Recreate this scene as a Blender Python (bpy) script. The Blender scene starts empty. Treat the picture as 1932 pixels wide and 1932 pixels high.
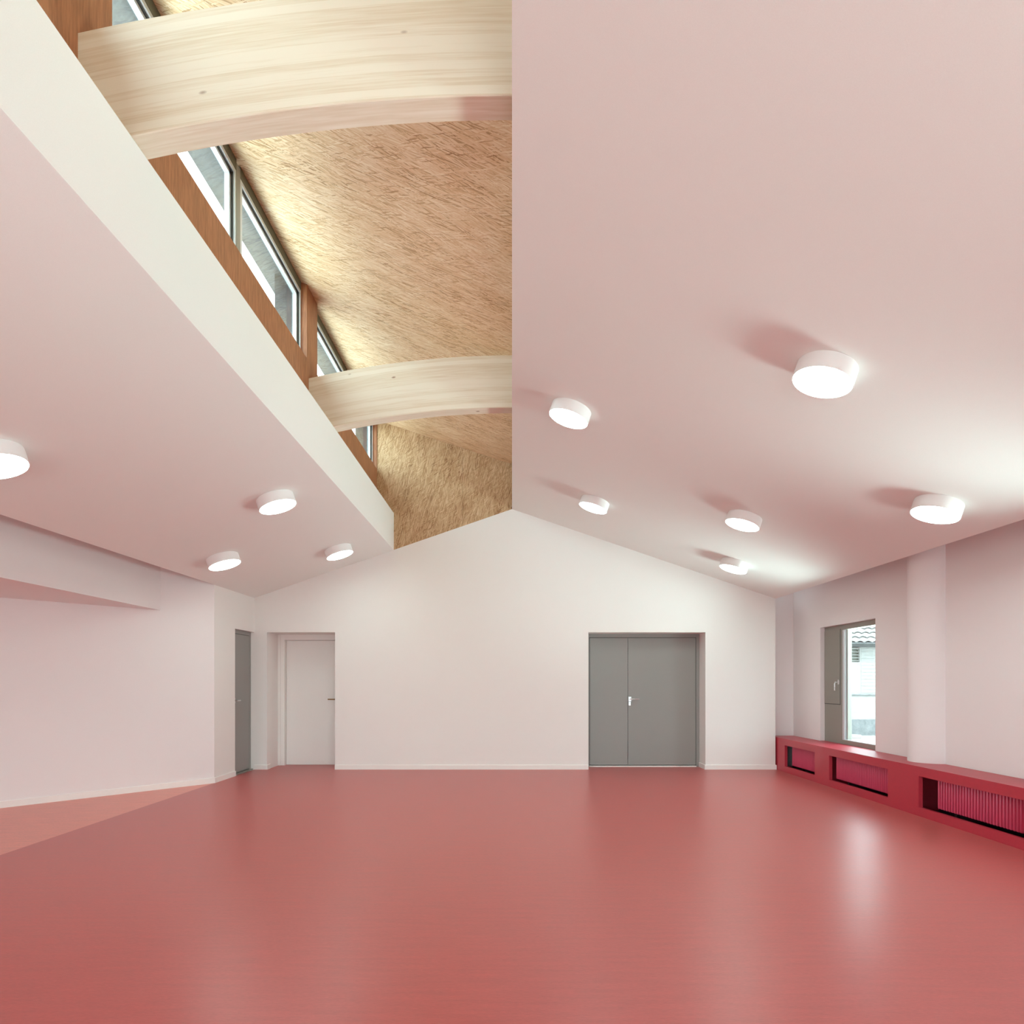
import bpy, math, random
from mathutils import Vector

# ------------------------------------------------------------------ camera, world, sun, exposure
SC = bpy.context.scene
COL = SC.collection
CAM_Z = 1.31

cam_d = bpy.data.cameras.new('camera')
cam = bpy.data.objects.new('camera', cam_d)
COL.objects.link(cam)
cam.location = (0, 0, CAM_Z)
cam.rotation_euler = (math.radians(90), 0, 0)
cam_d.sensor_fit = 'HORIZONTAL'
cam_d.sensor_width = 36.0
cam_d.lens = 36.0 * 1235.0 / 1932.0
cam_d.shift_y = (1288.0 - 966.0) / 1932.0
cam_d.clip_start = 0.02
cam_d.clip_end = 300
SC.camera = cam

SC.view_settings.view_transform = 'Standard'
SC.view_settings.look = 'None'
SC.view_settings.gamma = 1.0
SC.view_settings.use_curve_mapping = False
SC.view_settings.exposure = 1.62

SC.cycles.max_bounces = 16
SC.cycles.diffuse_bounces = 12
SC.cycles.glossy_bounces = 6
SC.cycles.transmission_bounces = 8
SC.cycles.transparent_max_bounces = 16
SC.cycles.sample_clamp_indirect = 6.0
SC.cycles.caustics_reflective = False
SC.cycles.caustics_refractive = False
SC.cycles.use_denoising = True

world = bpy.data.worlds.new('daylight')
SC.world = world
world.use_nodes = True
wb = world.node_tree.nodes['Background']
wb.inputs[0].default_value = (0.76, 0.95, 1.0, 1)
wb.inputs[1].default_value = 3.1

sun_d = bpy.data.lights.new('sun', 'SUN')
sun_d.energy = 1.2
sun_d.angle = math.radians(0.6)
sun_d.color = (0.95, 1.0, 0.95)
sun = bpy.data.objects.new('sun', sun_d)
COL.objects.link(sun)
sun.location = (8, -6, 12)
sun.rotation_euler = Vector((0.0, 0.75, -1.0)).to_track_quat('-Z', 'Y').to_euler()


def area(name, loc, direction, sx, sy, power, color=(1, 1, 1), portal=False, spread=180):
    d = bpy.data.lights.new(name, 'AREA')
    d.shape = 'RECTANGLE'
    d.size = sx
    d.size_y = sy
    d.energy = power
    d.color = color
    d.spread = math.radians(spread)
    o = bpy.data.objects.new(name, d)
    COL.objects.link(o)
    o.location = loc
    o.rotation_euler = Vector(direction).to_track_quat('-Z', 'Y').to_euler()
    if portal:
        d.cycles.is_portal = True
    return o


# openings in the right-hand wall (y0, y1): the first is in the picture, the others beside / behind the camera
RIGHT_WINDOWS = [(7.90, 9.31), (4.00, 5.40), (0.60, 2.00), (-2.40, -1.00)]
# bays of the clerestory (y0, y1)
CLER = [(-0.10, 2.99), (3.34, 4.98), (5.05, 6.51), (6.86, 8.32), (8.39, 9.87)]
for (a, b) in RIGHT_WINDOWS:
    area('daylight_portal', (4.55, (a + b) / 2, 1.29), (-1, 0, 0), b - a, 1.62, 1, portal=True)
for (a, b) in CLER:
    area('daylight_portal', (-2.20, (a + b) / 2, 4.90), (1, 0, 0), b - a, 0.76, 1, portal=True)
# area light standing in for sunlight thrown back up by the paving outside
area('paving_bounce_fill', (7.2, 4.75, 0.25), (-1.0, 0, 1.25), 15.5, 1.6, 1050, (0.77, 1.0, 0.985), spread=100)
# fill lights added left of the rooflight to brighten the strand board
for (a, b) in CLER:
    area('slope_fill', (-3.9, (a + b) / 2, 3.55), (1.0, 0, 0.6), b - a, 1.2, 2.5 * (b - a), (0.88, 1.0, 0.98))
# unseen openings behind the camera, added to let more light in (x0, x1)
FRONT_LIGHT_GAPS = [(-5.6, -4.5), (-3.0, -1.2), (0.6, 3.2)]
for (a, b) in FRONT_LIGHT_GAPS:
    area('daylight_portal', ((a + b) / 2, -3.35, 1.1), (0, 1, 0), b - a, 2.0, 1, portal=True)
    area('paving_bounce_fill', ((a + b) / 2, -3.95, 0.05), (0, 1, 0.8), b - a, 0.8, 18.0 * (b - a), (0.77, 1.0, 0.98))  # added fill shining up through these openings


# ------------------------------------------------------------------ material helpers
def new_mat(name):
    m = bpy.data.materials.new(name)
    m.use_nodes = True
    nt = m.node_tree
    return m, nt, nt.nodes['Principled BSDF']


def node(nt, t, **kw):
    n = nt.nodes.new(t)
    for k, v in kw.items():
        setattr(n, k, v)
    return n


def coords(nt, scale=(1, 1, 1), rot=(0, 0, 0)):
    tc = node(nt, 'ShaderNodeTexCoord')
    mp = node(nt, 'ShaderNodeMapping')
    mp.inputs['Scale'].default_value = scale
    mp.inputs['Rotation'].default_value = rot
    nt.links.new(tc.outputs['Object'], mp.inputs['Vector'])
    return mp.outputs['Vector']


def paint(name, col, rough=0.7, grain=0.02, bump=0.04, spec=0.3, scale=260):
    """wall paint with a very fine roller texture"""
    m, nt, p = new_mat(name)
    v = coords(nt)
    n = node(nt, 'ShaderNodeTexNoise')
    n.inputs['Scale'].default_value = scale
    n.inputs['Detail'].default_value = 3
    nt.links.new(v, n.inputs['Vector'])
    r = node(nt, 'ShaderNodeValToRGB')
    c0 = [max(0, c * (1 - grain)) for c in col] + [1]
    c1 = [min(1, c * (1 + grain)) for c in col] + [1]
    r.color_ramp.elements[0].position = 0.3
    r.color_ramp.elements[1].position = 0.7
    r.color_ramp.elements[0].color = c0
    r.color_ramp.elements[1].color = c1
    nt.links.new(n.outputs['Fac'], r.inputs['Fac'])
    nt.links.new(r.outputs['Color'], p.inputs['Base Color'])
    b = node(nt, 'ShaderNodeBump')
    b.inputs['Strength'].default_value = bump
    b.inputs['Distance'].default_value = 0.002
    nt.links.new(n.outputs['Fac'], b.inputs['Height'])
    nt.links.new(b.outputs['Normal'], p.inputs['Normal'])
    p.inputs['Roughness'].default_value = rough
    p.inputs['Specular IOR Level'].default_value = spec
    return m


def lino(name, col, rough=0.4, spec=0.5, var=0.16):
    """linoleum: marbled, with streaks running across the room"""
    m, nt, p = new_mat(name)
    v1 = coords(nt, (1.2, 9, 9))
    n1 = node(nt, 'ShaderNodeTexNoise')
    n1.inputs['Scale'].default_value = 3.0
    n1.inputs['Detail'].default_value = 8
    n1.inputs['Roughness'].default_value = 0.65
    nt.links.new(v1, n1.inputs['Vector'])
    v2 = coords(nt, (14, 60, 60))
    n2 = node(nt, 'ShaderNodeTexNoise')
    n2.inputs['Scale'].default_value = 3.0
    n2.inputs['Detail'].default_value = 4
    nt.links.new(v2, n2.inputs['Vector'])
    mx = node(nt, 'ShaderNodeMix')
    mx.inputs['Factor'].default_value = 0.45
    nt.links.new(n1.outputs['Fac'], mx.inputs['A'])
    nt.links.new(n2.outputs['Fac'], mx.inputs['B'])
    r = node(nt, 'ShaderNodeValToRGB')
    r.color_ramp.elements[0].position = 0.36
    r.color_ramp.elements[1].position = 0.64
    r.color_ramp.elements[0].color = [c * (1 - var) for c in col] + [1]
    r.color_ramp.elements[1].color = [min(1, c * (1 + var)) for c in col] + [1]
    nt.links.new(mx.outputs['Result'], r.inputs['Fac'])
    nt.links.new(r.outputs['Color'], p.inputs['Base Color'])
    rr = node(nt, 'ShaderNodeMapRange')
    rr.inputs['To Min'].default_value = rough - 0.05
    rr.inputs['To Max'].default_value = rough + 0.07
    nt.links.new(n1.outputs['Fac'], rr.inputs['Value'])
    nt.links.new(rr.outputs['Result'], p.inputs['Roughness'])
    b = node(nt, 'ShaderNodeBump')
    b.inputs['Strength'].default_value = 0.05
    b.inputs['Distance'].default_value = 0.002
    nt.links.new(n2.outputs['Fac'], b.inputs['Height'])
    nt.links.new(b.outputs['Normal'], p.inputs['Normal'])
    p.inputs['Specular IOR Level'].default_value = spec
    return m


def plain(name, col, rough=0.5, metal=0.0, spec=0.5):
    return_m, nt, p = new_mat(name)
    v = coords(nt)
    n = node(nt, 'ShaderNodeTexNoise')
    n.inputs['Scale'].default_value = 90
    nt.links.new(v, n.inputs['Vector'])
    rr = node(nt, 'ShaderNodeMapRange')
    rr.inputs['To Min'].default_value = max(0.02, rough - 0.04)
    rr.inputs['To Max'].default_value = rough + 0.04
    nt.links.new(n.outputs['Fac'], rr.inputs['Value'])
    nt.links.new(rr.outputs['Result'], p.inputs['Roughness'])
    p.inputs['Base Color'].default_value = (*col, 1)
    p.inputs['Metallic'].default_value = metal
    p.inputs['Specular IOR Level'].default_value = spec
    return return_m


def plane_vec(nt, a, b, rot=0.0, sa=1.0, sb=1.0):
    """2-D coordinates picked from object axes a, b, rotated and scaled"""
    tc = node(nt, 'ShaderNodeTexCoord')
    sp = node(nt, 'ShaderNodeSeparateXYZ')
    nt.links.new(tc.outputs['Object'], sp.inputs[0])
    cb = node(nt, 'ShaderNodeCombineXYZ')
    nt.links.new(sp.outputs[a], cb.inputs['X'])
    nt.links.new(sp.outputs[b], cb.inputs['Y'])
    # wobble so the strands are not ruled straight
    nz = node(nt, 'ShaderNodeTexNoise')
    nz.inputs['Scale'].default_value = 5.0
    nt.links.new(cb.outputs[0], nz.inputs['Vector'])
    sc = node(nt, 'ShaderNodeVectorMath', operation='SCALE')
    sc.inputs['Scale'].default_value = 0.03
    nt.links.new(nz.outputs['Color'], sc.inputs[0])
    ad = node(nt, 'ShaderNodeVectorMath', operation='ADD')
    nt.links.new(cb.outputs[0], ad.inputs[0])
    nt.links.new(sc.outputs[0], ad.inputs[1])
    m1 = node(nt, 'ShaderNodeMapping')
    m1.inputs['Rotation'].default_value = (0, 0, rot)
    nt.links.new(ad.outputs[0], m1.inputs['Vector'])
    m2 = node(nt, 'ShaderNodeMapping')
    m2.inputs['Scale'].default_value = (sa, sb, 1)
    nt.links.new(m1.outputs[0], m2.inputs['Vector'])
    return m2.outputs[0]


def osb(name, a, b, base_rot, dark=(0.36, 0.18, 0.07), mid=(0.74, 0.52, 0.29), light=(0.96, 0.84, 0.64)):
    """oriented strand board: three layers of long flat strands, each in its own tone"""
    m, nt, p = new_mat(name)
    facs = []
    for k, (dr, sa, sb) in enumerate([(-0.25, 9, 130), (0.12, 7, 115), (0.75, 14, 140)]):
        v = plane_vec(nt, a, b, base_rot + dr, sa, sb)
        vo = node(nt, 'ShaderNodeTexVoronoi')
        vo.voronoi_dimensions = '2D'
        vo.inputs['Scale'].default_value = 1.0
        vo.inputs['Randomness'].default_value = 1.0
        nt.links.new(v, vo.inputs['Vector'])
        s = node(nt, 'ShaderNodeSeparateColor')
        nt.links.new(vo.outputs['Color'], s.inputs[0])
        facs.append(s)
    cur = facs[0].outputs[0]
    for k, th in ((1, 0.45), (2, 0.80)):
        gt = node(nt, 'ShaderNodeMath', operation='GREATER_THAN')
        gt.inputs[1].default_value = th
        nt.links.new(facs[k].outputs[1], gt.inputs[0])
        mx = node(nt, 'ShaderNodeMix')
        nt.links.new(gt.outputs[0], mx.inputs['Factor'])
        nt.links.new(cur, mx.inputs['A'])
        nt.links.new(facs[k].outputs[0], mx.inputs['B'])
        cur = mx.outputs['Result']
    # fine fibres inside the strands
    vf = plane_vec(nt, a, b, base_rot, 7, 170)
    nf = node(nt, 'ShaderNodeTexNoise')
    nf.inputs['Scale'].default_value = 1.0
    nf.inputs['Detail'].default_value = 5
    nf.inputs['Roughness'].default_value = 0.65
    nt.links.new(vf, nf.inputs['Vector'])
    mf = node(nt, 'ShaderNodeMix')
    mf.inputs['Factor'].default_value = 0.50
    nt.links.new(cur, mf.inputs['A'])
    nt.links.new(nf.outputs['Fac'], mf.inputs['B'])
    cur = mf.outputs['Result']
    # broad mottling of the board
    vb = plane_vec(nt, a, b, base_rot, 1.2, 2.4)
    nb = node(nt, 'ShaderNodeTexNoise')
    nb.inputs['Scale'].default_value = 1.6
    nb.inputs['Detail'].default_value = 6
    nt.links.new(vb, nb.inputs['Vector'])
    mb = node(nt, 'ShaderNodeMix')
    mb.inputs['Factor'].default_value = 0.30
    nt.links.new(cur, mb.inputs['A'])
    nt.links.new(nb.outputs['Fac'], mb.inputs['B'])
    r = node(nt, 'ShaderNodeValToRGB')
    cr = r.color_ramp
    cr.elements[0].position = 0.27
    cr.elements[0].color = (*dark, 1)
    cr.elements[1].position = 0.76
    cr.elements[1].color = (*light, 1)
    e = cr.elements.new(0.42)
    e.color = (*mid, 1)
    e = cr.elements.new(0.62)
    e.color = tuple(0.55 * mid[i] + 0.45 * light[i] for i in range(3)) + (1,)
    nt.links.new(mb.outputs['Result'], r.inputs['Fac'])
    nt.links.new(r.outputs['Color'], p.inputs['Base Color'])
    bp = node(nt, 'ShaderNodeBump')
    bp.inputs['Strength'].default_value = 0.12
    bp.inputs['Distance'].default_value = 0.002
    nt.links.new(cur, bp.inputs['Height'])
    nt.links.new(bp.outputs['Normal'], p.inputs['Normal'])
    p.inputs['Roughness'].default_value = 0.6
    p.inputs['Specular IOR Level'].default_value = 0.3
    return m


def glulam(name):
    """pale laminated spruce: lamella lines follow the arch, fine grain, a few knots"""
    m, nt, p = new_mat(name)
    tc = node(nt, 'ShaderNodeTexCoord')
    sp = node(nt, 'ShaderNodeSeparateXYZ')
    nt.links.new(tc.outputs['Object'], sp.inputs[0])
    sq = node(nt, 'ShaderNodeMath', operation='MULTIPLY')
    nt.links.new(sp.outputs['X'], sq.inputs[0])
    nt.links.new(sp.outputs['X'], sq.inputs[1])
    ma = node(nt, 'ShaderNodeMath', operation='MULTIPLY_ADD')
    ma.inputs[1].default_value = 0.058
    nt.links.new(sq.outputs[0], ma.inputs[0])
    nt.links.new(sp.outputs['Z'], ma.inputs[2])
    cb = node(nt, 'ShaderNodeCombineXYZ')
    nt.links.new(sp.outputs['X'], cb.inputs['X'])
    nt.links.new(ma.outputs[0], cb.inputs['Y'])
    nt.links.new(sp.outputs['Y'], cb.inputs['Z'])
    # lamella tone: one value per 4 cm layer
    dv = node(nt, 'ShaderNodeMath', operation='MULTIPLY')
    dv.inputs[1].default_value = 25.0
    nt.links.new(ma.outputs[0], dv.inputs[0])
    fl = node(nt, 'ShaderNodeMath', operation='FLOOR')
    nt.links.new(dv.outputs[0], fl.inputs[0])
    wn = node(nt, 'ShaderNodeTexWhiteNoise', noise_dimensions='1D')
    nt.links.new(fl.outputs[0], wn.inputs['W'])
    mp = node(nt, 'ShaderNodeMapping')
    mp.inputs['Scale'].default_value = (1.6, 60, 30)
    nt.links.new(cb.outputs[0], mp.inputs['Vector'])
    n = node(nt, 'ShaderNodeTexNoise')
    n.inputs['Scale'].default_value = 2.0
    n.inputs['Detail'].default_value = 6
    n.inputs['Distortion'].default_value = 0.5
    nt.links.new(mp.outputs[0], n.inputs['Vector'])
    mx = node(nt, 'ShaderNodeMix')
    mx.inputs['Factor'].default_value = 0.30
    nt.links.new(n.outputs['Fac'], mx.inputs['A'])
    nt.links.new(wn.outputs['Value'], mx.inputs['B'])
    r = node(nt, 'ShaderNodeValToRGB')
    r.color_ramp.elements[0].position = 0.28
    r.color_ramp.elements[0].color = (0.70, 0.60, 0.46, 1)
    r.color_ramp.elements[1].position = 0.55
    r.color_ramp.elements[1].color = (0.80, 0.735, 0.62, 1)
    nt.links.new(mx.outputs['Result'], r.inputs['Fac'])
    # knots
    mk = node(nt, 'ShaderNodeMapping')
    mk.inputs['Scale'].default_value = (3.2, 7.0, 5.0)
    nt.links.new(cb.outputs[0], mk.inputs['Vector'])
    vo = node(nt, 'ShaderNodeTexVoronoi')
    vo.inputs['Scale'].default_value = 1.0
    nt.links.new(mk.outputs[0], vo.inputs['Vector'])
    kr = node(nt, 'ShaderNodeMapRange')
    kr.inputs['From Min'].default_value = 0.035
    kr.inputs['From Max'].default_value = 0.085
    kr.inputs['To Min'].default_value = 0.75
    kr.inputs['To Max'].default_value = 0.0
    nt.links.new(vo.outputs['Distance'], kr.inputs['Value'])
    km = node(nt, 'ShaderNodeMix', data_type='RGBA')
    nt.links.new(kr.outputs['Result'], km.inputs['Factor'])
    nt.links.new(r.outputs['Color'], km.inputs['A'])
    km.inputs['B'].default_value = (0.22, 0.10, 0.05, 1)
    nt.links.new(km.outputs['Result'], p.inputs['Base Color'])
    p.inputs['Roughness'].default_value = 0.55
    p.inputs['Specular IOR Level'].default_value = 0.35
    return m


def wood_board(name, dark=(0.25, 0.095, 0.04), light=(0.42, 0.175, 0.08)):
    """reddish-brown plywood with upright grain"""
    m, nt, p = new_mat(name)
    v = coords(nt, (30, 30, 3.0))
    n = node(nt, 'ShaderNodeTexNoise')
    n.inputs['Scale'].default_value = 2.2
    n.inputs['Detail'].default_value = 7
    n.inputs['Roughness'].default_value = 0.6
    nt.links.new(v, n.inputs['Vector'])
    r = node(nt, 'ShaderNodeValToRGB')
    r.color_ramp.elements[0].position = 0.32
    r.color_ramp.elements[0].color = (*dark, 1)
    r.color_ramp.elements[1].position = 0.68
    r.color_ramp.elements[1].color = (*light, 1)
    nt.links.new(n.outputs['Fac'], r.inputs['Fac'])
    nt.links.new(r.outputs['Color'], p.inputs['Base Color'])
    p.inputs['Roughness'].default_value = 0.55
    return m


def weathered(name, a=(0.42, 0.43, 0.42), b=(0.62, 0.62, 0.60), sc=(3, 2, 3)):
    m, nt, p = new_mat(name)
    v = coords(nt, sc)
    n = node(nt, 'ShaderNodeTexNoise')
    n.inputs['Scale'].default_value = 3
    n.inputs['Detail'].default_value = 8
    n.inputs['Roughness'].default_value = 0.7
    nt.links.new(v, n.inputs['Vector'])
    r = node(nt, 'ShaderNodeValToRGB')
    r.color_ramp.elements[0].position = 0.35
    r.color_ramp.elements[0].color = (*a, 1)
    r.color_ramp.elements[1].position = 0.65
    r.color_ramp.elements[1].color = (*b, 1)
    nt.links.new(n.outputs['Fac'], r.inputs['Fac'])
    nt.links.new(r.outputs['Color'], p.inputs['Base Color'])
    p.inputs['Roughness'].default_value = 0.8
    return m


def glass(name):
    m = bpy.data.materials.new(name)
    m.use_nodes = True
    nt = m.node_tree
    nt.nodes.clear()
    out = node(nt, 'ShaderNodeOutputMaterial')
    tr = node(nt, 'ShaderNodeBsdfTransparent')
    tr.inputs[0].default_value = (0.93, 0.96, 0.95, 1)
    gl = node(nt, 'ShaderNodeBsdfGlossy')
    gl.inputs['Roughness'].default_value = 0.01
    lw = node(nt, 'ShaderNodeLayerWeight')
    lw.inputs['Blend'].default_value = 0.5
    pw = node(nt, 'ShaderNodeMath', operation='POWER')
    pw.inputs[1].default_value = 5.0
    nt.links.new(lw.outputs['Facing'], pw.inputs[0])
    fr = node(nt, 'ShaderNodeMath', operation='MULTIPLY_ADD')
    fr.inputs[1].default_value = 0.9
    fr.inputs[2].default_value = 0.03
    nt.links.new(pw.outputs[0], fr.inputs[0])
    mx = node(nt, 'ShaderNodeMixShader')
    nt.links.new(fr.outputs[0], mx.inputs[0])
    nt.links.new(tr.outputs[0], mx.inputs[1])
    nt.links.new(gl.outputs[0], mx.inputs[2])
    nt.links.new(mx.outputs[0], out.inputs[0])
    return m


def emitter(name, col, strength):
    m, nt, p = new_mat(name)
    p.inputs['Base Color'].default_value = (0.9, 0.9, 0.9, 1)
    p.inputs['Emission Color'].default_value = (*col, 1)
    p.inputs['Emission Strength'].default_value = strength
    return m


M = {
    'white': paint('white_wall_paint', (0.815, 0.81, 0.785)),
    'ceil': paint('ceiling_paint', (0.81, 0.82, 0.79), scale=320, bump=0.06),
    'pink': paint('pale_niche_paint', (0.80, 0.77, 0.765)),
    'skirt': paint('baseboard_paint', (0.84, 0.83, 0.80), rough=0.45, grain=0.01),
    'floor': lino('red_linoleum', (0.47, 0.100, 0.094), rough=0.33, var=0.12),
    'floor2': lino('salmon_linoleum', (0.70, 0.26, 0.21), rough=0.36),
    'bench': lino('red_bench_lining', (0.44, 0.033, 0.055), rough=0.36, var=0.07),
    'rad': plain('radiator_enamel', (0.56, 0.055, 0.12), 0.35),
    'dark': plain('inside_shade', (0.03, 0.01, 0.012), 0.8),  # near-black colour paints the shade inside the bench
    'grey': paint('grey_door_paint', (0.275, 0.275, 0.26), rough=0.4, grain=0.03, spec=0.5),
    'gasket': plain('dark_rubber', (0.05, 0.055, 0.05), 0.6),
    'chrome': plain('brushed_steel', (0.75, 0.75, 0.76), 0.28, 1.0),
    'bronze': plain('bronze_metal', (0.35, 0.20, 0.08), 0.35, 1.0),
    'metalw': plain('pale_window_metal', (0.62, 0.66, 0.68), 0.4),
    'metalg': plain('grey_window_metal', (0.27, 0.265, 0.23), 0.45),
    'olive': plain('dark_olive_board', (0.13, 0.13, 0.09), 0.6),
    'osb_roof': osb('strand_board_slope', 0, 1, -0.28),
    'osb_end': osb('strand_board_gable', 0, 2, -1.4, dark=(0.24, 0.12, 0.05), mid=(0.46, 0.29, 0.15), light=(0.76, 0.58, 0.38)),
    'glulam': glulam('pale_laminated_spruce'),
    'board': wood_board('red_brown_plywood'),
    'soffit': weathered('weathered_grey_board', (0.05, 0.053, 0.056), (0.085, 0.089, 0.094), (2, 0.7, 2)),
    'glass': glass('window_glass'),
    'lampwhite': plain('lamp_housing_white', (0.84, 0.84, 0.83), 0.45),
    'lamp': emitter('lamp_diffuser_glow', (0.82, 1.0, 0.94), 9.0),
    'paving': weathered('pale_paving', (0.30, 0.29, 0.28), (0.38, 0.37, 0.35), (1, 1, 1)),
    'render': weathered('pale_outdoor_render', (0.20, 0.192, 0.185), (0.26, 0.25, 0.24), (2, 2, 9)),
    'plinth': weathered('grey_concrete', (0.07, 0.075, 0.08), (0.15, 0.155, 0.16), (3, 3, 3)),
    'tile': weathered('pale_roof_tile', (0.13, 0.12, 0.115), (0.20, 0.185, 0.18), (2, 6, 6)),
    'windark': plain('dim_window', (0.06, 0.06, 0.045), 0.4),
}

# ------------------------------------------------------------------ mesh helpers


class MB:
    def __init__(self):
        self.v = []
        self.f = []

    def box(self, x0, x1, y0, y1, z0, z1):
        x0, x1 = min(x0, x1), max(x0, x1)
        y0, y1 = min(y0, y1), max(y0, y1)
        z0, z1 = min(z0, z1), max(z0, z1)
        n = len(self.v)
        self.v += [(x0, y0, z0), (x1, y0, z0), (x1, y1, z0), (x0, y1, z0),
                   (x0, y0, z1), (x1, y0, z1), (x1, y1, z1), (x0, y1, z1)]
        self.f += [tuple(n + i for i in q) for q in
                   [(0, 3, 2, 1), (4, 5, 6, 7), (0, 1, 5, 4), (1, 2, 6, 5), (2, 3, 7, 6), (3, 0, 4, 7)]]
        return self

    def prism(self, pts, axis, a, b):
        """pts: 2-D outline; axis 'x','y','z' is the extrusion axis"""
        n = len(self.v)
        k = len(pts)

        def mk(p, t):
            return {'x': (t, p[0], p[1]), 'y': (p[0], t, p[1]), 'z': (p[0], p[1], t)}[axis]
        self.v += [mk(p, a) for p in pts] + [mk(p, b) for p in pts]
        self.f.append(tuple(range(n, n + k)))
        self.f.append(tuple(range(n + 2 * k - 1, n + k - 1, -1)))
        for i in range(k):
            j = (i + 1) % k
            self.f.append((n + i, n + k + i, n + k + j, n + j))
        return self

    def loft(self, rings, closed=True, caps=True):
        n = len(self.v)
        k = len(rings[0])
        for r in rings:
            self.v += [tuple(p) for p in r]
        for i in range(len(rings) - 1):
            for j in range(k if closed else k - 1):
                a = n + i * k + j
                b = n + i * k + (j + 1) % k
                self.f.append((a, b, b + k, a + k))
        if caps:
            self.f.append(tuple(range(n + k - 1, n - 1, -1)))
            self.f.append(tuple(n + (len(rings) - 1) * k + j for j in range(k)))
        return self

    def tube(self, path, r, seg=10):
        rings = []
        for i, p in enumerate(path):
            p = Vector(p)
            d = (Vector(path[min(i + 1, len(path) - 1)]) - Vector(path[max(i - 1, 0)])).normalized()
            up = Vector((0, 0, 1)) if abs(d.z) < 0.9 else Vector((1, 0, 0))
            s = d.cross(up).normalized()
            t = s.cross(d).normalized()
            rings.append([p + r * (math.cos(2 * math.pi * j / seg) * s + math.sin(2 * math.pi * j / seg) * t) for j in range(seg)])
        return self.loft(rings)

    def lathe(self, prof, seg=64):
        rings = [[(r * math.cos(2 * math.pi * j / seg), r * math.sin(2 * math.pi * j / seg), z) for j in range(seg)] for r, z in prof]
        return self.loft(rings)

    def build(self, name, mat, parent=None, bevel=0.0, smooth=False):
        me = bpy.data.meshes.new(name)
        me.from_pydata(self.v, [], self.f)
        me.update()
        import bmesh
        bm = bmesh.new()
        bm.from_mesh(me)
        bmesh.ops.recalc_face_normals(bm, faces=bm.faces)
        bm.to_mesh(me)
        bm.free()
        me.materials.append(mat)
        o = bpy.data.objects.new(name, me)
        COL.objects.link(o)
        if parent:
            o.parent = parent
        if bevel:
            md = o.modifiers.new('bevel', 'BEVEL')
            md.width = bevel
            md.segments = 2
            md.limit_method = 'ANGLE'
        if smooth:
            for p in me.polygons:
                p.use_smooth = True
            me.set_sharp_from_angle(angle=math.radians(40))
        return o


def tag(o, label=None, cat=None, group=None, kind=None):
    if label:
        o['label'] = label
    if cat:
        o['category'] = cat
    if group:
        o['group'] = group
    if kind:
        o['kind'] = kind
    return o


def empty(name, loc, rot=(0, 0, 0)):
    o = bpy.data.objects.new(name, None)
    COL.objects.link(o)
    o.location = loc
    o.rotation_euler = rot
    o.empty_display_size = 0.1
    return o


def struct(mb, name, mat, label, cat, **kw):
    return tag(mb.build(name, mat, **kw), label, cat, kind='structure')


# ------------------------------------------------------------------ dimensions (metres)
D = 9.88            # face of the gable wall
XR = 3.976          # right end of the gable wall / ceiling
XL = -3.888         # left side wall
RIDGE = 3.93
SR, SL = 0.34, 0.345
BACK = -3.0


def ceil_z(x):
    return RIDGE - (SR * x if x > 0 else -SL * x)


SKY_X = -1.784      # left edge of the rooflight


# ------------------------------------------------------------------ floor
struct(MB().box(XL, 4.75, BACK, 10.6, -0.1, 0.0), 'floor', M['floor'],
       'marbled red linoleum floor of the main room', 'floor')
struct(MB().box(-6.2, XL, BACK, 9.2, -0.1, 0.0), 'floor_annex', M['floor2'],
       'lighter salmon linoleum floor of the side area on the left', 'floor')

# ------------------------------------------------------------------ gable wall with its two door openings
mb = MB()
DW = [(-3.70, -2.672), (1.153, 2.92)]
HD = 2.07
xs = [-4.6, XL, DW[0][0], DW[0][1], SKY_X, 0.0, DW[1][0], DW[1][1], XR]
for a, b in zip(xs[:-1], xs[1:]):
    z0 = HD if (a, b) in DW else -0.1
    mb.prism([(a, z0), (b, z0), (b, ceil_z(b)), (a, ceil_z(a))], 'y', D, 10.6)
struct(mb, 'wall_back', M['white'], 'white gable wall with the grey double door and the white door', 'wall')
struct(MB().box(XR, 4.75, 10.2, 10.6, -0.1, 3.1), 'wall_niche', M['pink'],
       'narrow wall closing the far end of the window niche', 'wall')

# ------------------------------------------------------------------ right wall with windows and half-round column
mb = MB()
y = BACK
for (a, b) in sorted(RIGHT_WINDOWS):
    mb.box(4.385, 4.75, y, a, -0.1, 3.1)
    mb.box(4.385, 4.75, a, b, -0.1, 0.476)
    mb.box(4.385, 4.75, a, b, 2.09, 3.1)
    y = b
mb.box(4.385, 4.75, y, 10.2, -0.1, 3.1)
struct(mb, 'wall_right', M['pink'], 'pale window wall above the red bench on the right', 'wall')
n = 32
mb = MB()
mb.prism([(4.385 - 0.22 * math.sin(math.pi * i / n), 6.84 + 0.22 * math.cos(math.pi * i / n)) for i in range(n + 1)], 'z', 0.486, 3.0)
struct(mb, 'wall_column', M['pink'], 'half-round column standing out from the window wall', 'column', smooth=True)

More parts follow.
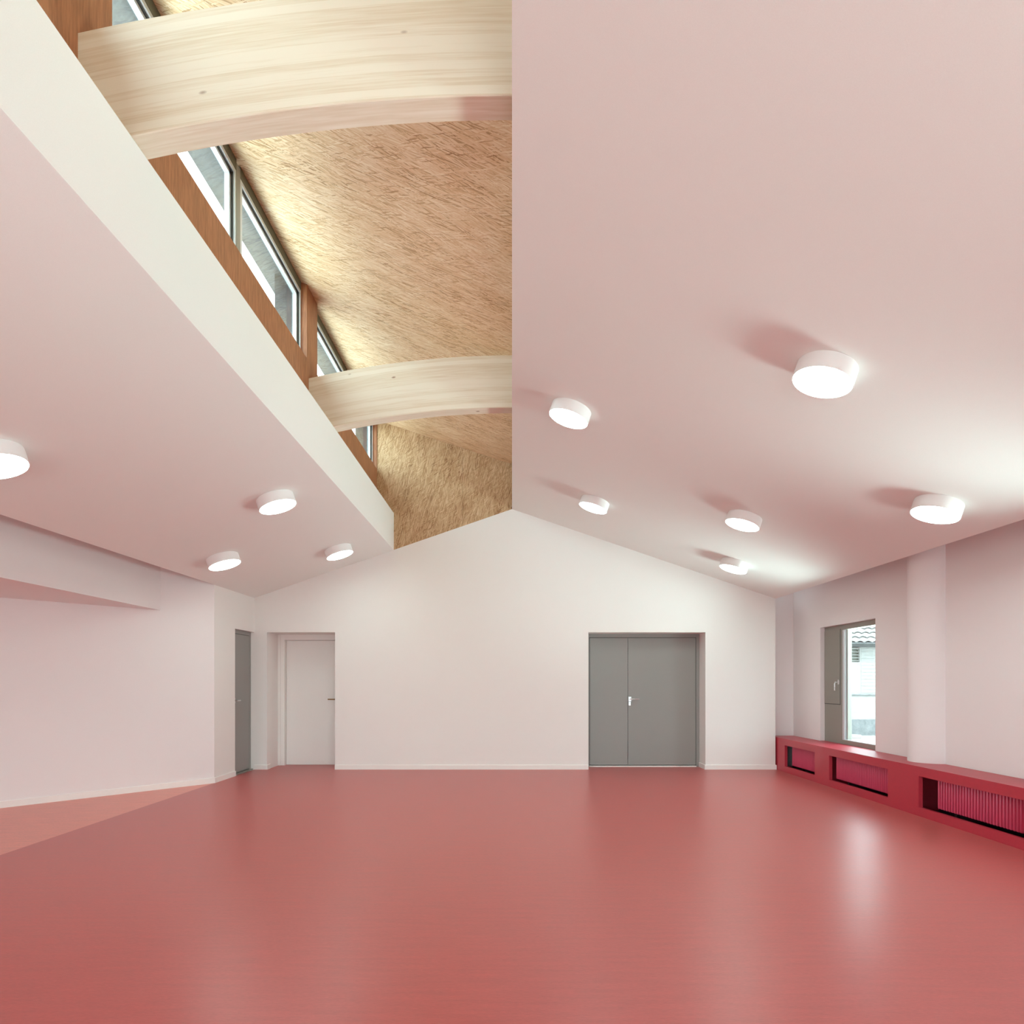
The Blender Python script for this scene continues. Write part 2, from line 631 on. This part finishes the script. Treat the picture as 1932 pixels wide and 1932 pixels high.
# ceilings -------------------------------------------------------------------
mb = MB()
T = 0.03
mb.prism([(0, RIDGE), (XR, ceil_z(XR)), (XR, ceil_z(XR) + T), (0, RIDGE + 0.05)], 'y', BACK, D)
struct(mb, 'ceiling_right', M['ceil'], 'broad sloping ceiling to the right of the ridge', 'ceiling')
mb = MB()
mb.prism([(XL, ceil_z(XL)), (SKY_X - 0.002, ceil_z(SKY_X - 0.002)), (SKY_X - 0.002, ceil_z(SKY_X) + T), (XL, ceil_z(XL) + T)], 'y', BACK, D)
mb.prism([(SKY_X, ceil_z(SKY_X)), (0, RIDGE), (0, RIDGE + T), (SKY_X, ceil_z(SKY_X) + T)], 'y', BACK, -0.5)
struct(mb, 'ceiling_left', M['ceil'], 'sloping ceiling to the left of the rooflight', 'ceiling')
# closed pockets above the niche (right) and the side area (left)
struct(MB().box(3.80, 4.75, BACK, 10.6, 3.0, 3.1).box(3.80, 3.86, BACK, 10.2, 2.66, 3.0), 'ceiling_niche', M['pink'],
       'shadowed pocket above the window niche', 'ceiling')
struct(MB().box(-6.2, -4.32, BACK, 9.3, 2.20, 3.1).box(-4.32, -3.70, BACK, D, 3.0, 3.1).box(-3.76, -3.70, BACK, D, 2.68, 3.0),
       'ceiling_annex', M['pink'], 'dropped ceiling block over the side area on the left', 'ceiling')

# left walls -------------------------------------------------------------------
YP = 8.547
mb = MB()
mb.prism([(XL, YP), (XL, 9.189), (-4.10, 9.189), (-4.10, 8.677), (-4.04, 8.677)], 'z', -0.1, 2.99)
mb.prism([(XL, 9.189), (XL, D), (-4.10, D), (-4.10, 9.189)], 'z', HD, 2.99)
mb.box(-4.10, -4.02, 9.189, D, -0.1, HD)
struct(mb, 'wall_left', M['white'], 'short white wall with the narrow grey door', 'wall')
struct(MB().prism([(XL, YP), (-5.75, 6.369), (-5.90, 6.499), (-4.04, 8.677)], 'z', -0.1, 2.99),
       'wall_slanted', M['pink'], 'slanting wall of the side area on the left', 'wall')
struct(MB().box(-6.2, -5.75, BACK, 6.45, -0.1, 2.2), 'wall_annex', M['pink'], 'outer wall of the side area', 'wall')
mb = MB()
xx = -6.2
for (a, b) in FRONT_LIGHT_GAPS:
    mb.box(xx, a, BACK - 0.3, BACK, -0.1, 4.2)
    mb.box(a, b, BACK - 0.3, BACK, -0.1, 0.1)
    mb.box(a, b, BACK - 0.3, BACK, 2.1, 4.2)
    xx = b
mb.box(xx, 4.75, BACK - 0.3, BACK, -0.1, 4.2)
struct(mb, 'wall_front', M['white'], 'white wall opposite the gable wall', 'wall')

struct(MB().box(-3.9, 3.1, 10.60, 10.70, -0.1, 2.3).box(-4.02, -4.00, 9.15, D, -0.1, 2.1), 'door_light_block', M['white'], 'unseen backing that blocks light behind the closed doors', 'wall')  # backing added to stop light leaking in under the doors
# ------------------------------------------------------------------ baseboards
BH, BT = 0.07, 0.014


def board(name, pts, label):
    """baseboard following a floor line, thickness to the left-hand side of travel"""
    mb = MB()
    P = [Vector((p[0], p[1])) for p in pts]
    off = []
    for i, p in enumerate(P):
        ns = []
        if i > 0:
            d = (p - P[i - 1]).normalized()
            ns.append(Vector((-d.y, d.x)))
        if i < len(P) - 1:
            d = (P[i + 1] - p).normalized()
            ns.append(Vector((-d.y, d.x)))
        m_ = sum(ns, Vector((0, 0))).normalized()
        off.append(p + m_ * BT / max(0.3, m_.dot(ns[0])))
    rings = [[(a.x, a.y, 0.0), (b.x, b.y, 0.0), (b.x, b.y, BH - 0.003), (b.x * 0.7 + a.x * 0.3, b.y * 0.7 + a.y * 0.3, BH), (a.x, a.y, BH)] for a, b in zip(P, off)]
    mb.loft(rings)
    return struct(mb, name, M['skirt'], label, 'baseboard')


board('baseboard_back', [(XR, 9.98), (XR, D), (2.92, D), (2.92, 10.19)], 'white baseboard to the right of the grey double door')
board('baseboard_middle', [(DW[1][0], D), (DW[0][1], D)], 'long white baseboard between the two back doors')
board('baseboard_corner', [(-3.70, 10.0), (-3.70, D), (XL, D)], 'short white baseboard left of the white door')
board('baseboard_left', [(XL, 9.189), (XL, YP), (-5.75, 6.369)], 'white baseboard bending from the short wall along the slanting wall')


# ------------------------------------------------------------------ doors
def lever(parent, mat, loc, direction, out, length=0.135, rosette=True, name='door_handle', plate=(0.022, 0.036)):
    """lever handle. loc on the door face; direction of the lever; out = outward normal"""
    loc, direction, out = Vector(loc), Vector(direction).normalized(), Vector(out).normalized()
    mb = MB()
    a = loc + out * 0.004
    b = loc + out * 0.048
    mb.tube([a, b], 0.009)
    mb.tube([b - direction * 0.009, b + direction * 0.02, b + direction * (length - 0.03) - out * 0.002, b + direction * length - out * 0.012], 0.009, 12)
    h = mb.build(name, mat, parent, smooth=True)
    if rosette:
        mb = MB()
        side = out.cross(Vector((0, 0, 1)))
        c = loc + out * 0.004
        w, hh = plate
        pts = []
        for s_, t_ in ((-1, -1), (1, -1), (1, 1), (-1, 1)):
            pts.append(c + side * w * s_ + Vector((0, 0, hh * t_)))
        mb.loft([[p - out * 0.004 for p in pts], [p + out * 0.005 for p in pts]])
        mb.build('rosette', mat, h, bevel=0.003)
    return h


# grey double door
YD = 10.20
d1 = tag(empty('door_1', (2.036, YD, 0)), 'grey double door with a narrow and a wide leaf in the white gable wall', 'door', kind='structure')
d1.location = (0, 0, 0)
mb = MB()
mb.box(1.153, 1.203, YD, YD + 0.10, 0.0, HD)
mb.box(2.87, 2.92, YD, YD + 0.10, 0.0, HD)
mb.box(1.203, 2.87, YD, YD + 0.10, HD - 0.055, HD)
mb.build('door_frame', M['grey'], d1, bevel=0.002)
mb = MB()
mb.box(1.203, 1.2105, YD + 0.012, YD + 0.09, 0.024, HD - 0.055)
mb.box(2.8625, 2.87, YD + 0.012, YD + 0.09, 0.024, HD - 0.055)
mb.box(1.2105, 2.8625, YD + 0.012, YD + 0.09, HD - 0.0625, HD - 0.055)
mb.box(1.803, 1.8075, YD + 0.02, YD + 0.09, 0.024, HD - 0.0625)
mb.build('door_seal', M['gasket'], d1)
MB().box(1.2105, 1.803, YD + 0.002, YD + 0.06, 0.026, HD - 0.0625).build('door_leaf', M['grey'], d1, bevel=0.0015)
lf = MB().box(1.8075, 2.8625, YD + 0.002, YD + 0.06, 0.026, HD - 0.0625).build('door_leaf', M['grey'], d1, bevel=0.0015)
lever(lf, M['chrome'], (1.835, YD + 0.002, 1.055), (1, 0, 0), (0, -1, 0), 0.145)
mb = MB().box(1.816, 1.850, YD - 0.006, YD + 0.002, 0.953, 1.015)
mb.tube([(1.833, YD - 0.006, 0.992), (1.833, YD - 0.012, 0.992)], 0.008)
mb.build('keyhole_plate', M['chrome'], lf, bevel=0.002)
MB().box(1.203, 2.87, YD - 0.01, YD + 0.10, 0.0, 0.016).build('threshold', M['skirt'], d1)

# white door
YF, YL = 10.36, 10.44
d2 = tag(empty('door_2', (0, 0, 0)), 'plain white door in a deep opening with a thin bronze lever', 'door', kind='structure')
mb = MB()
mb.box(-3.70, -3.60, YF, YL + 0.06, 0, HD)
mb.box(-2.70, -2.672, YF, YL + 0.06, 0, HD)
mb.box(-3.60, -2.70, YF, YL + 0.06, HD - 0.085, HD)
mb.box(-3.712, -3.66, YF - 0.012, YF, 0, HD)
mb.build('door_frame', M['white'], d2, bevel=0.002)
lf = MB().box(-3.597, -2.703, YL, YL + 0.05, 0.003, HD - 0.088).build('door_leaf', M['white'], d2, bevel=0.0015)
lever(lf, M['bronze'], (-2.775, YL, 1.045), (-1, 0, 0), (0, -1, 0), 0.15)

# narrow grey door in the left side wall
XD = -3.94
d3 = tag(empty('door_3', (0, 0, 0)), 'narrow grey door in the short wall on the left', 'door', kind='structure')
mb = MB()
mb.box(XD - 0.06, XD, 9.19, 9.235, 0, HD)
mb.box(XD - 0.06, XD, 9.825, D, 0, HD)
mb.box(XD - 0.06, XD, 9.235, 9.825, HD - 0.055, HD)
mb.build('door_frame', M['grey'], d3, bevel=0.002)
mb = MB()
mb.box(XD - 0.05, XD - 0.012, 9.818, 9.825, 0.02, HD - 0.055)
mb.box(XD - 0.05, XD - 0.012, 9.235, 9.825, HD - 0.062, HD - 0.055)
mb.build('door_seal', M['gasket'], d3)
lf = MB().box(XD - 0.05, XD - 0.002, 9.238, 9.818, 0.024, HD - 0.062).build('door_leaf', M['grey'], d3, bevel=0.0015)
lever(lf, M['chrome'], (XD - 0.002, 9.285, 1.055), (0, 1, 0), (1, 0, 0), 0.13)
MB().box(XD - 0.06, XD + 0.03, 9.20, D, 0.0, 0.014).build('threshold', M['metalg'], d3)


# ------------------------------------------------------------------ windows in the right wall
def right_window(idx, y0, y1, label, detailed):
    w = tag(empty('window_%d' % idx, (0, 0, 0)), label, 'window', kind='structure')
    X = 4.447
    z0, z1 = 0.486, 2.09
    yg0, yg1 = y0 + 0.10, y1 - 0.61          # glass from .. to
    mb = MB()
    mb.box(X, X + 0.09, y0, yg0, z0, z1)
    mb.box(X, X + 0.09, yg0, y1, z1 - 0.070, z1)
    mb.box(X, X + 0.09, yg0, y1, z0, z0 + 0.055)
    mb.box(X, X + 0.09, yg1 + 0.115, y1 - 0.45, z0 + 0.055, z1 - 0.07)
    mb.box(X, X + 0.09, y1 - 0.45, y1, z0 + 0.055, 1.010)
    mb.box(X + 0.02, X + 0.09, y1 - 0.45, y1, 1.010, z1 - 0.07)
    mb.build('window_frame', M['metalg'], w)
    MB().box(4.385, X, y0, y1, z0 - 0.010, z0).build('window_sill', M['bench'], w)
    # pale glazing bead, stepped
    mb = MB()
    mb.box(X + 0.004, X + 0.05, yg1 + 0.060, yg1 + 0.115, z0 + 0.055, z1 - 0.07)
    mb.box(X + 0.050, X + 0.09, yg1 + 0.040, yg1 + 0.075, z0 + 0.055, z1 - 0.07)
    mb.box(X + 0.004, X + 0.05, yg0, yg1 + 0.06, z0 + 0.055, z0 + 0.063)
    mb.build('glazing_bead', M['metalw'], w)
    mb = MB()
    mb.box(X + 0.03, X + 0.085, yg1 + 0.028, yg1 + 0.040, z0 + 0.063, z1 - 0.07)
    mb.build('glazing_seal', M['metalg'], w)
    MB().box(X + 0.052, X + 0.058, yg0, yg1 + 0.062, z0 + 0.055, z1 - 0.07).build('window_pane', M['glass'], w)
    fl = MB().box(X - 0.006, X + 0.02, y1 - 0.442, y1 - 0.006, 1.020, z1 - 0.052).build('vent_flap', M['metalg'], w, bevel=0.002)
    mb = MB().box(X - 0.001, X + 0.004, y1 - 0.452, y1 - 0.442, 1.012, z1 - 0.052)
    mb.box(X - 0.001, X + 0.004, y1 - 0.442, y1, 1.010, 1.020)
    mb.build('flap_gap', M['gasket'], w)
    mb = MB()
    yh = y1 - 0.412
    mb.tube([(X - 0.006, yh, 1.317), (X - 0.058, yh, 1.317), (X - 0.060, yh + 0.004, 1.300), (X - 0.056, yh + 0.012, 1.205)], 0.008)
    mb.box(X - 0.014, X - 0.006, yh - 0.014, yh + 0.014, 1.285, 1.35)
    mb.build('flap_handle', M['chrome'], fl, smooth=True)
    return w


right_window(1, *RIGHT_WINDOWS[0], 'tall window beside the bench with a grey vent flap and steel handle', True)
right_window(2, *RIGHT_WINDOWS[1], 'tall window nearer the viewer than the round column', False)
right_window(3, *RIGHT_WINDOWS[2], 'tall window level with the viewer', False)
right_window(4, *RIGHT_WINDOWS[3], 'tall window behind the viewer', False)

# ------------------------------------------------------------------ rooflight: upstand, walls, clerestory windows, slope
RZ0 = CAM_Z + 3.30          # slope height at the ridge line
RS = 0.325


def roof_z(x):
    return RZ0 - RS * x


SILL = CAM_Z + 3.226
struct(MB().prism([(-2.04, ceil_z(-2.04) + 0.02), (SKY_X, ceil_z(SKY_X) + 0.0005), (SKY_X, CAM_Z + 2.56), (-2.04, CAM_Z + 2.56)], 'y', -0.5, D + 0.005), 'wall_upstand', M['white'],
       'white upstand along the left edge of the rooflight', 'wall')
mb = MB().box(-2.36, -2.11, -0.5, D + 0.005, 3.33, SILL - 0.03)
for (a, b) in [(-0.5, -0.10), (2.99, 3.34), (6.51, 6.86), (9.87, D + 0.005)]:
    mb.prism([(-2.36, SILL - 0.03), (-2.11, SILL - 0.03), (-2.11, roof_z(-2.11)), (-2.36, roof_z(-2.36))], 'y', a, b)
struct(mb, 'trim_5', M['soffit'], 'weathered grey outer skin of the rooflight window wall', 'cladding')
mb = MB().box(-2.11, -2.04, -0.5, D + 0.005, 3.29, SILL)
for (a, b) in [(-0.5, -0.10), (2.99, 3.34), (6.51, 6.86), (9.87, D + 0.005)]:
    mb.prism([(-2.11, SILL), (-2.04, SILL), (-2.04, roof_z(-2.04)), (-2.11, roof_z(-2.11))], 'y', a, b)
struct(mb, 'wall_clerestory', M['board'], 'red-brown wooden wall under the rooflight windows', 'wall')
mb = MB()
mb.prism([(-2.12, roof_z(-2.12)), (1.3, roof_z(1.3)), (1.3, roof_z(1.3) + 0.04), (-2.12, roof_z(-2.12) + 0.04)], 'y', -0.6, D + 0.4)
struct(mb, 'ceiling_rooflight', M['osb_roof'], 'strand board slope lining the rooflight', 'ceiling')
mb = MB()
mb.prism([(-2.12, roof_z(-2.12)), (-2.12, roof_z(-2.12) + 0.12), (-2.515, roof_z(-2.515) + 0.12), (-2.515, roof_z(-2.515))], 'y', -0.6, D + 0.6)
struct(mb, 'trim_1', M['soffit'], 'weathered grey eaves outside the rooflight windows', 'eaves')
mb = MB()
mb.prism([(-2.36, ceil_z(-2.36)), (0, RIDGE), (0, roof_z(0)), (-2.36, roof_z(-2.36))], 'y', D + 0.012, 10.4)
for (a, b) in ((-2.36, -0.752), (-0.748, 0.0)):          # two boards with a fine joint
    mb.prism([(a, ceil_z(a)), (b, ceil_z(b)), (b, roof_z(b)), (a, roof_z(a))], 'y', D + 0.005, D + 0.012)
mb.prism([(0, RIDGE), (1.3, ceil_z(1.3)), (1.3, roof_z(1.3)), (0, roof_z(0))], 'y', D + 0.005, 10.4)
struct(mb, 'wall_gable_top', M['osb_end'], 'strand board end of the rooflight above the white gable', 'wall')
mb = MB()
mb.box(1.25, 1.3, -0.5, D, 3.53, roof_z(1.3) + 0.01)
struct(mb, 'wall_attic', M['osb_end'], 'strand board inner side of the rooflight above the right ceiling', 'wall')
mb = MB()
mb.prism([(-2.36, 3.3), (0, RIDGE + 0.02), (1.3, 3.53), (1.3, roof_z(1.3)), (-2.36, roof_z(-2.36))], 'y', -0.6, -0.5)
struct(mb, 'wall_gable_near', M['osb_end'], 'near end of the rooflight', 'wall')
struct(MB().box(0.0, 0.012, -0.5, D + 0.004, RIDGE + 0.01, RIDGE + 0.09), 'trim_2', M['ceil'], 'thin white edge along the ridge of the ceiling', 'trim')

XW = -2.10
HEAD = CAM_Z + 3.898
labels = ['clerestory window nearest the viewer, in front of the first arched beam',
          'clerestory window just beyond the nearest arched beam',
          'clerestory window left of the brown board at the middle beam',
          'clerestory window partly hidden behind the middle arched beam',
          'last clerestory window against the strand board end']
for i, (a, b) in enumerate(CLER):
    w = tag(empty('window_%d' % (i + 5), (0, 0, 0)), labels[i], 'window', kind='structure')
    fw = 0.045
    # dark head board and dark outer rail up to the slope
    mb = MB()
    mb.prism([(XW - 0.09, HEAD), (XW + 0.004, HEAD), (XW + 0.004, roof_z(XW + 0.004)), (XW - 0.09, roof_z(XW - 0.09))], 'y', a, b)
    mb.build('head_board', M['olive'], w)
    mb = MB()
    mb.box(XW - 0.07, XW, a, a + fw, SILL, HEAD)
    mb.box(XW - 0.07, XW, b - 0.022, b, SILL, HEAD)
    mb.box(XW - 0.07, XW, a + fw, b - 0.022, HEAD - 0.030, HEAD)
    mb.box(XW - 0.07, XW, a + fw, b - 0.022, SILL, SILL + 0.03)
    mb.build('window_frame', M['metalw'], w)
    mb = MB()
    mb.box(XW - 0.055, XW - 0.012, b - 0.030, b - 0.022, SILL + 0.03, HEAD - 0.022)
    mb.box(XW - 0.055, XW - 0.012, a + fw, b - 0.022, HEAD - 0.036, HEAD - 0.030)
    mb.build('glazing_seal', M['gasket'], w)
    mb = MB()
    mb.box(XW - 0.065, XW - 0.028, b - 0.055, b - 0.030, SILL + 0.03, HEAD - 0.030)
    mb.box(XW - 0.065, XW - 0.028, a + fw, b - 0.030, HEAD - 0.058, HEAD - 0.036)
    mb.build('sash', M['metalw'], w)
    MB().box(XW - 0.045, XW - 0.040, a + fw, b - 0.03, SILL + 0.03, HEAD - 0.03).build('window_pane', M['glass'], w)
    MB().box(-2.36, XW - 0.07, a, b, SILL - 0.001, SILL + 0.006).build('outer_sill', M['metalw'], w)
for (a, b) in [(4.98, 5.05), (8.32, 8.39)]:
    struct(MB().box(XW - 0.09, XW + 0.004, a, b, SILL, HEAD + 0.06), 'trim_3' if a < 6 else 'trim_4', M['metalg'],
           'slim post between two clerestory windows' + (' near the viewer' if a < 6 else ' behind the middle beam'), 'window post')


# ------------------------------------------------------------------ arched beams
def arched_beam(y0, y1, label):
    N = 48
    xa, xb = -2.06, 1.24
    top = lambda x: CAM_Z + 3.287 - 0.0555 * x * x
    bot = lambda x: CAM_Z + 2.760 - 0.0605 * x * x
    rings = []
    for i in range(N + 1):
        x = xa + (xb - xa) * i / N
        c = 0.004
        rings.append([(x, y0 + c, bot(x)), (x, y1 - c, bot(x)), (x, y1, bot(x) + c), (x, y1, top(x) - c),
                      (x, y1 - c, top(x)), (x, y0 + c, top(x)), (x, y0, top(x) - c), (x, y0, bot(x) + c)])
    o = MB().loft(rings).build('arched_beam', M['glulam'])
    tag(o, label, 'beam', group='arched timber beams crossing the rooflight')
    return o


arched_beam(3.076, 3.216, 'arched pale timber beam cut by the top edge of the view')
arched_beam(6.570, 6.710, 'arched pale timber beam crossing the middle of the rooflight')

# ------------------------------------------------------------------ bench with radiators
bn = tag(empty('built_in_bench', (3.995, 3.6, 0)), 'long low red bench running under the windows on the right', 'bench')
bn.location = (0, 0, 0)
XB = 3.995
BTZ = 0.486
OPEN = [(8.64, 9.59), (6.958, 8.245), (5.10, 6.43), (3.2, 4.6), (1.3, 2.7)]
mb = MB()
y = BACK
for (a, b) in sorted(OPEN):
    mb.box(XB, XB + 0.04, y, a, 0, BTZ - 0.03)
    mb.box(XB, XB + 0.04, a, b, 0, 0.085)
    mb.box(XB, XB + 0.04, a, b, 0.392, BTZ - 0.03)
    y = b
mb.box(XB, XB + 0.04, y, 10.19, 0, BTZ - 0.03)
mb.build('front_panel', M['bench'], bn)
mb = MB().box(XB, 4.38, BACK, 10.19, BTZ - 0.03, BTZ)
mb.build('bench_top', M['bench'], bn)
MB().box(4.362, 4.38, BACK, 10.19, 0, BTZ - 0.03).box(XB + 0.04, 4.362, BACK, 10.19, 0, 0.005).build('shade_lining', M['dark'], bn)  # dark sheets added to paint the shade within the bench
for yd in (8.44, 6.70, 4.85, 2.95):
    MB().box(XB + 0.04, 4.362, yd - 0.01, yd + 0.01, 0.005, BTZ - 0.03).build('divider', M['bench'], bn)


def radiator(y0, y1, label):
    r = empty('radiator', (4.055, (y0 + y1) / 2, 0))
    tag(r, label, 'radiator', group='ribbed red radiators inside the bench')
    L = y1 - y0
    n = int(round(L / 0.037))
    p = L / n
    mb = MB()
    # one corrugated front: half-round ribs side by side
    prof = []
    for i in range(n):
        c = -L / 2 + p * (i + 0.5)
        for k in range(9):
            t = math.pi * k / 8
            prof.append((0.030 - 0.030 * math.sin(t), c - 0.0105 * math.cos(t)))
    bot_, top_ = 0.108, 0.44
    rings = []
    for z, ins in ((bot_, 0.008), (bot_ + 0.004, 0.003), (bot_ + 0.012, 0.0), (top_ - 0.012, 0.0), (top_, 0.006)):
        rings.append([(x + ins, yy, z) for x, yy in prof] + [(0.034, L / 2, z), (0.034, -L / 2, z)])
    mb.loft(rings)
    mb.build('ribbed_front', M['rad'], r, smooth=True)
    mb = MB().box(0.034, 0.10, -L / 2, L / 2, bot_ + 0.004, top_ - 0.004)
    mb.build('radiator_body', M['rad'], r, bevel=0.004)
    for yy in (-L / 2 + 0.12, L / 2 - 0.12):
        mb = MB().box(0.10, 0.30, yy - 0.02, yy + 0.02, 0.16, 0.38)
        mb.box(0.10, 0.13, yy - 0.02, yy + 0.02, 0.006, 0.17)
        mb.build('bracket', M['dark'], r)  # coloured near black to sink into the painted shade
    return r


radiator(8.56, 9.49, 'ribbed red radiator in the farthest and smallest bench opening')
radiator(6.88, 8.20, 'ribbed red radiator in the bench opening below the window')
radiator(5.02, 6.25, 'ribbed red radiator in the nearest bench opening, cut by the right edge')

# ------------------------------------------------------------------ round ceiling lamps
LAMPS = [
    (0.50, 5.82, 'round ceiling lamp right beside the ridge, the nearer of the two there'),
    (1.007, 8.15, 'round ceiling lamp right of the ridge, the farther of the two there'),
    (1.924, 4.06, 'largest round ceiling lamp, nearest the viewer on the right slope'),
    (2.455, 6.985, 'round ceiling lamp above the wide door leaf, upper and larger of the two there'),
    (2.95, 8.74, 'round ceiling lamp above the wide door leaf, lower and smaller of the two there'),
    (3.416, 5.287, 'round ceiling lamp close to the eaves above the bench on the right'),
    (-2.295, 6.42, 'round ceiling lamp beside the white upstand on the left slope'),
    (-2.317, 8.82, 'round ceiling lamp farthest back on the left slope, above the white door'),
    (-3.333, 7.60, 'round ceiling lamp near the left eaves above the narrow grey door'),
    (-3.295, 4.18, 'round ceiling lamp cut by the left edge of the view'),
]
proto = None
for x, y, lab in LAMPS:
    sl = SR if x > 0 else -SL
    ang = math.atan(sl)
    nx, nz = math.sin(ang), math.cos(ang)
    cx = x + 0.10 * nx
    cz = ceil_z(cx)
    if proto is None:
        root = empty('ceiling_lamp', (0, 0, 0))
        hb = MB().lathe([(0.150, -0.001), (0.181, -0.001), (0.1815, -0.03), (0.1815, -0.097), (0.180, -0.1), (0.177, -0.1), (0.176, -0.094), (0.10, -0.094)])
        hs = hb.build('lamp_housing', M['lampwhite'], root, smooth=True)
        df = MB().lathe([(0.05, -0.0935), (0.1755, -0.0935), (0.1755, -0.099), (0.172, -0.1015), (0.12, -0.103), (0.04, -0.104)]).build('diffuser', M['lamp'], root, smooth=True)
        proto = root
    else:
        root = proto.copy()
        COL.objects.link(root)
        for ch in list(proto.children):
            c = ch.copy()
            COL.objects.link(c)
            c.parent = root
    root.location = (cx, y, cz)
    root.rotation_euler = (0, ang, 0)
    tag(root, lab, 'ceiling lamp', group='round lamps on the sloping ceilings')

# ------------------------------------------------------------------ outside, seen through the window
struct(MB().box(-40, 60, -40, 80, -0.42, -0.30), 'courtyard_ground', M['paving'], 'bright sunlit paving outside the window', 'ground')
nb = tag(empty('neighbour_house', (0, 0, 0)), 'pale sunlit house with a tiled roof seen through the window', 'house')
mb = MB()
mb.box(7.0, 10.20, 20.0, 20.4, 0.94, 2.75)
mb.box(10.20, 10.62, 20.0, 20.4, 0.94, 1.94)
mb.box(10.20, 10.62, 20.0, 20.4, 2.50, 2.75)
mb.box(10.62, 16.0, 20.0, 20.4, 0.94, 2.75)
for k in range(14):       # faint courses
    mb.box(10.66, 16.0, 19.992, 20.0, 1.00 + k * 0.105, 1.092 + k * 0.105)
mb.box(7.0, 16.0, 19.97, 20.4, 0.19, 0.93)
mb.build('house_wall', M['render'], nb)
MB().box(7.0, 16.0, 19.93, 19.99, 0.925, 0.955).build('wall_ledge', M['plinth'], nb)
MB().box(7.0, 16.0, 19.94, 20.4, -0.30, 0.19).build('plinth', M['plinth'], nb)
wn = MB().box(10.20, 10.62, 20.10, 20.14, 1.94, 2.50).build('house_window', M['windark'], nb)
mb = MB()
for k in range(6):
    z = 1.97 + k * 0.09
    mb.box(10.20, 10.62, 20.02, 20.035, z, z + 0.018)
mb.build('window_bars', M['render'], wn)
# tiled roof: rows of rounded pantiles with stepped lower edges
mb = MB()
rows, tw = 16, 0.24
for r_ in range(rows):
    y0 = 19.62 + r_ * 0.30
    z0 = 2.50 + r_ * 0.16
    for c_ in range(36):
        x0 = 7.2 + c_ * tw
        ring0, ring1 = [], []
        for k in range(7):
            t = k / 6
            hgt = 0.045 * math.sin(math.pi * t)
            ring0.append((x0 + t * tw, y0, z0 + hgt + 0.045))
            ring1.append((x0 + t * tw, y0 + 0.36, z0 + hgt + 0.17))
        base0 = [(p[0], p[1], p[2] - 0.03) for p in reversed(ring0)]
        base1 = [(p[0], p[1], p[2] - 0.03) for p in reversed(ring1)]
        mb.loft([ring0 + base0, ring1 + base1])
mb.build('roof_tiles', M['tile'], nb, smooth=True)
mb = MB().prism([(19.6, 2.49), (24.6, 5.1), (24.6, 2.4), (20.0, 2.4)], 'x', 7.0, 16.0)
mb.build('roof_deck', M['plinth'], nb)
MB().tube([(9.4, 19.985, 2.29), (10.4, 19.985, 2.36), (13.0, 19.985, 2.46)], 0.012, 6).build('cable', M['render'], nb)
st = MB().prism([(9.45, 18.9), (10.02, 18.85), (10.15, 19.0), (10.05, 19.2), (9.5, 19.25)], 'z', -0.30, -0.20).build('stone_slab', M['render'], bevel=0.02)
tag(st, 'pale stone slab lying on the paving before the grey plinth', 'slab')
